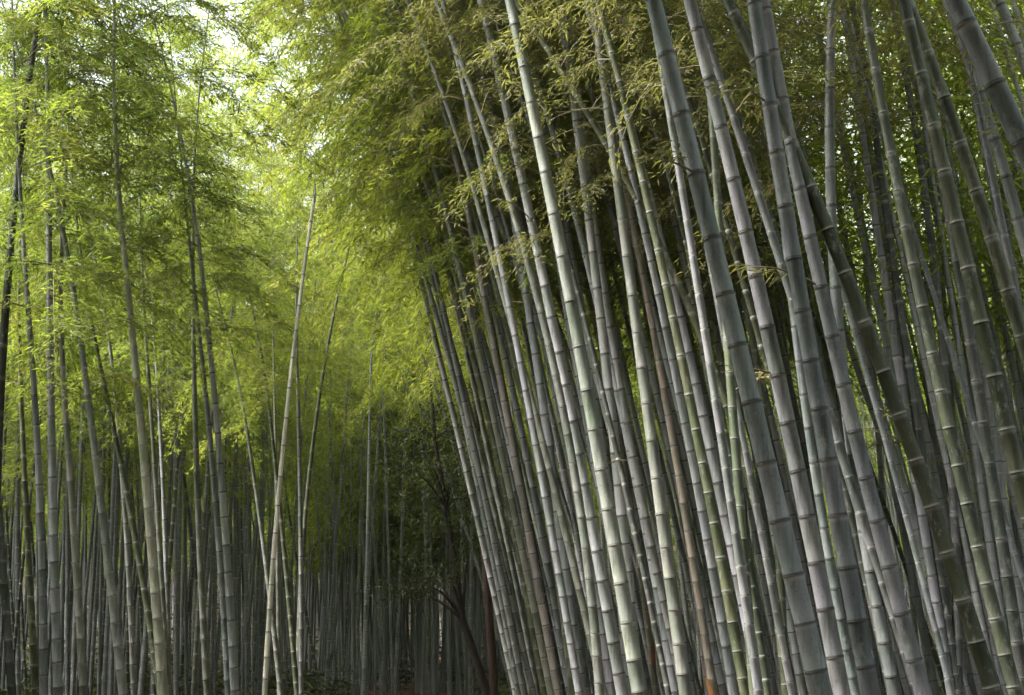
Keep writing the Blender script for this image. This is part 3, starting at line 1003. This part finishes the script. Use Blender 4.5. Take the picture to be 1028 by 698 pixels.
xs, zs_ = at(478, 400, YR)
cl = [(xs - xr + a, b, zs_ - gz + c, .5) for a, b, c in ((0, 0, .2), (-.5, .3, .5), (.4, -.2, .7), (-.2, .3, 1.1), (.2, .1, 1.5), (-.4, -.2, -.2))]
blob_tree('red_barked_tree', (xr, YR, gz), [(0, 0, -.1), (-.03, 0, .9), (xr2 - xr, 0, zr2 - gz), (xs - xr, 0, zs_ - gz), (xs - xr - .1, 0, zs_ - gz + 1.6)],
          [.10, .085, .07, .045, .02], cl, M_REDBARK, 'reddish brown bare tree trunk rising beside the outermost pale culm of the right row', seed=5)


# ------------------------------------------------------------------ ground
def sheet(name, xs, ys, zf, material, label):
    X, Yy = np.meshgrid(xs, ys)
    Z = zf(X, Yy)
    V = np.stack([X, Yy, Z], axis=-1).reshape(-1, 3)
    nx = len(xs)
    i = np.arange(len(ys) - 1)[:, None] * nx + np.arange(nx - 1)[None, :]
    Q = np.stack([i, i + 1, i + nx + 1, i + nx], axis=-1).reshape(-1, 4)
    me = build_mesh(name, V, Q, [material], smooth=True)
    o = bpy.data.objects.new(name, me)
    COL.objects.link(o)
    o['kind'] = 'structure'
    o['label'] = label
    return o


xs_ = np.concatenate([np.linspace(-300, -30, 10), np.linspace(-28, 28, 113), np.linspace(30, 300, 10)])
ys_ = np.concatenate([np.linspace(-300, -20, 10), np.linspace(-18, 66, 120), np.linspace(70, 300, 8)])
sheet('ground', xs_, ys_, ground_z, M_GROUND, 'brown forest floor under the bamboo')
py_ = np.linspace(-18, 66, 120)
pv, pq = [], []
for i, y in enumerate(py_):
    cx = .2 - .085 * (y - 6)
    for j, u in enumerate(np.linspace(-1.5, 1.5, 7)):
        pv.append((cx + u, y, float(ground_z(np.array(cx + u), np.array(y))) + .012))
for i in range(len(py_) - 1):
    for j in range(6):
        a = i * 7 + j
        pq.append((a, a + 1, a + 8, a + 7))
pm = build_mesh('path', np.array(pv), np.array(pq), [M_PATH], smooth=True)
po = bpy.data.objects.new('path', pm)
COL.objects.link(po)
po['kind'] = 'structure'
po['label'] = 'reddish earth path through the bamboo'

rg = np.random.default_rng(67)
n = 46000
uy = 30 + 48 * rg.random(n) ** .8
ux = rg.uniform(-.42, .42, n) * uy
keep = ~((np.abs(ux + .085 * (uy - 6) - .2) < 1.7) & (uy < 46))
ux, uy = ux[keep], uy[keep]
n = len(ux)
hgt = (.35 + .5 * (np.sin(ux * 1.7) * np.sin(uy * 1.3 + ux) + 1) * .5 + np.clip((uy - 44) / 14, 0, 1) * 1.3) * rg.random(n)
uz = ground_z(ux, uy) + hgt
a = rg.uniform(0, 6.28, n)
D = np.stack([np.cos(a), np.sin(a), rg.uniform(-.6, .5, n)], axis=1)
D /= np.linalg.norm(D, axis=1, keepdims=True)
lv = leaf_quads(np.stack([ux, uy, uz], axis=1), D, rg, .30, .3)
me = build_mesh('undergrowth', lv, np.arange(4 * n).reshape(-1, 4), [M_DARKLEAF], None, {'leaf_r': rg.random(n)})
uo = bpy.data.objects.new('undergrowth', me)
COL.objects.link(uo)
uo['kind'] = 'stuff'
uo['label'] = 'dark low undergrowth filling the far floor of the grove'
uo['category'] = 'undergrowth'

rg = np.random.default_rng(66)
n = 42000
lx = rg.uniform(-14, 12, n); ly = rg.uniform(3, 48, n)
lz = ground_z(lx, ly) + .02 + rg.uniform(0, .03, n)
a = rg.uniform(0, 6.28, n)
D = np.stack([np.cos(a), np.sin(a), rg.normal(0, .18, n)], axis=1)
D /= np.linalg.norm(D, axis=1, keepdims=True)
lv = leaf_quads(np.stack([lx, ly, lz], axis=1), D, rg, .12, .2)
me = build_mesh('fallen_leaves', lv, np.arange(4 * n).reshape(-1, 4), [M_LITTER], None, {'leaf_r': rg.random(n)})
fo = bpy.data.objects.new('fallen_leaves', me)
COL.objects.link(fo)
fo['kind'] = 'stuff'
fo['label'] = 'dry reddish brown leaf litter on the forest floor'
fo['category'] = 'leaf litter'

# ------------------------------------------------------------------ haze
def haze_box():
    m, nt, N, L = mat('grove_haze')
    v = node(nt, 'ShaderNodeVolumePrincipled')
    v.inputs['Color'].default_value = (.92, .95, .88, 1)
    v.inputs['Density'].default_value = HAZE
    v.inputs['Anisotropy'].default_value = .35
    o = node(nt, 'ShaderNodeOutputMaterial')
    L.new(v.outputs[0], o.inputs['Volume'])
    x0, x1, y0, y1, z0, z1 = -310, 310, -310, 310, -1.5, 46
    V = [(x, y, z) for z in (z0, z1) for x, y in ((x0, y0), (x1, y0), (x1, y1), (x0, y1))]
    Q = [(3, 2, 1, 0), (4, 5, 6, 7), (0, 1, 5, 4), (1, 2, 6, 5), (2, 3, 7, 6), (3, 0, 4, 7)]
    me = build_mesh('haze', np.array(V), np.array(Q), [m])
    o = bpy.data.objects.new('haze', me)
    COL.objects.link(o)
    o['kind'] = 'stuff'
    o['label'] = 'thin pale haze in the air of the grove'
    o['category'] = 'haze'


if HAZE > 0:
    haze_box()

# ------------------------------------------------------------------ light
SUN_DIR = Vector(SUN_VEC).normalized()                              # towards the sun
el = math.asin(SUN_DIR.z)
rot = math.atan2(SUN_DIR.x, SUN_DIR.y)
w = bpy.data.worlds.new('World')
SC.world = w
w.use_nodes = True
nt = w.node_tree
nt.nodes.clear()
sky = nt.nodes.new('ShaderNodeTexSky')
sky.sky_type = 'NISHITA'
sky.sun_disc = False
sky.sun_elevation = el
sky.sun_rotation = rot
sky.air_density = 1.0
sky.dust_density = 4.0
hs = nt.nodes.new('ShaderNodeHueSaturation')
hs.inputs['Saturation'].default_value = .45                          # overcast: the blue is veiled
bg = nt.nodes.new('ShaderNodeBackground')
bg.inputs['Strength'].default_value = SKY_STRENGTH
ow = nt.nodes.new('ShaderNodeOutputWorld')
nt.links.new(sky.outputs[0], hs.inputs['Color'])
nt.links.new(hs.outputs[0], bg.inputs['Color'])
nt.links.new(bg.outputs[0], ow.inputs[0])
sd = bpy.data.lights.new('sun', 'SUN')
sd.energy = SUN_STRENGTH
sd.angle = math.radians(SUN_ANGLE)
sd.color = (1.0, .98, .955)
so = bpy.data.objects.new('sun', sd)
COL.objects.link(so)
so.rotation_euler = (-SUN_DIR).to_track_quat('-Z', 'Y').to_euler()
so.location = (0, 0, 30)

# ------------------------------------------------------------------ render
SC.render.engine = 'CYCLES'
SC.view_settings.view_transform = 'Standard'
SC.view_settings.look = 'None'
SC.view_settings.gamma = 1
SC.view_settings.exposure = EXPOSURE
cy = SC.cycles
cy.use_denoising = True
try:
    cy.denoiser = 'OPENIMAGEDENOISE'
    cy.denoising_input_passes = 'RGB_ALBEDO_NORMAL'
except Exception:
    pass
cy.max_bounces = 8
cy.diffuse_bounces = 5
cy.glossy_bounces = 2
cy.transmission_bounces = 5
cy.transparent_max_bounces = 4
cy.sample_clamp_indirect = 6
cy.caustics_reflective = False
cy.caustics_refractive = False
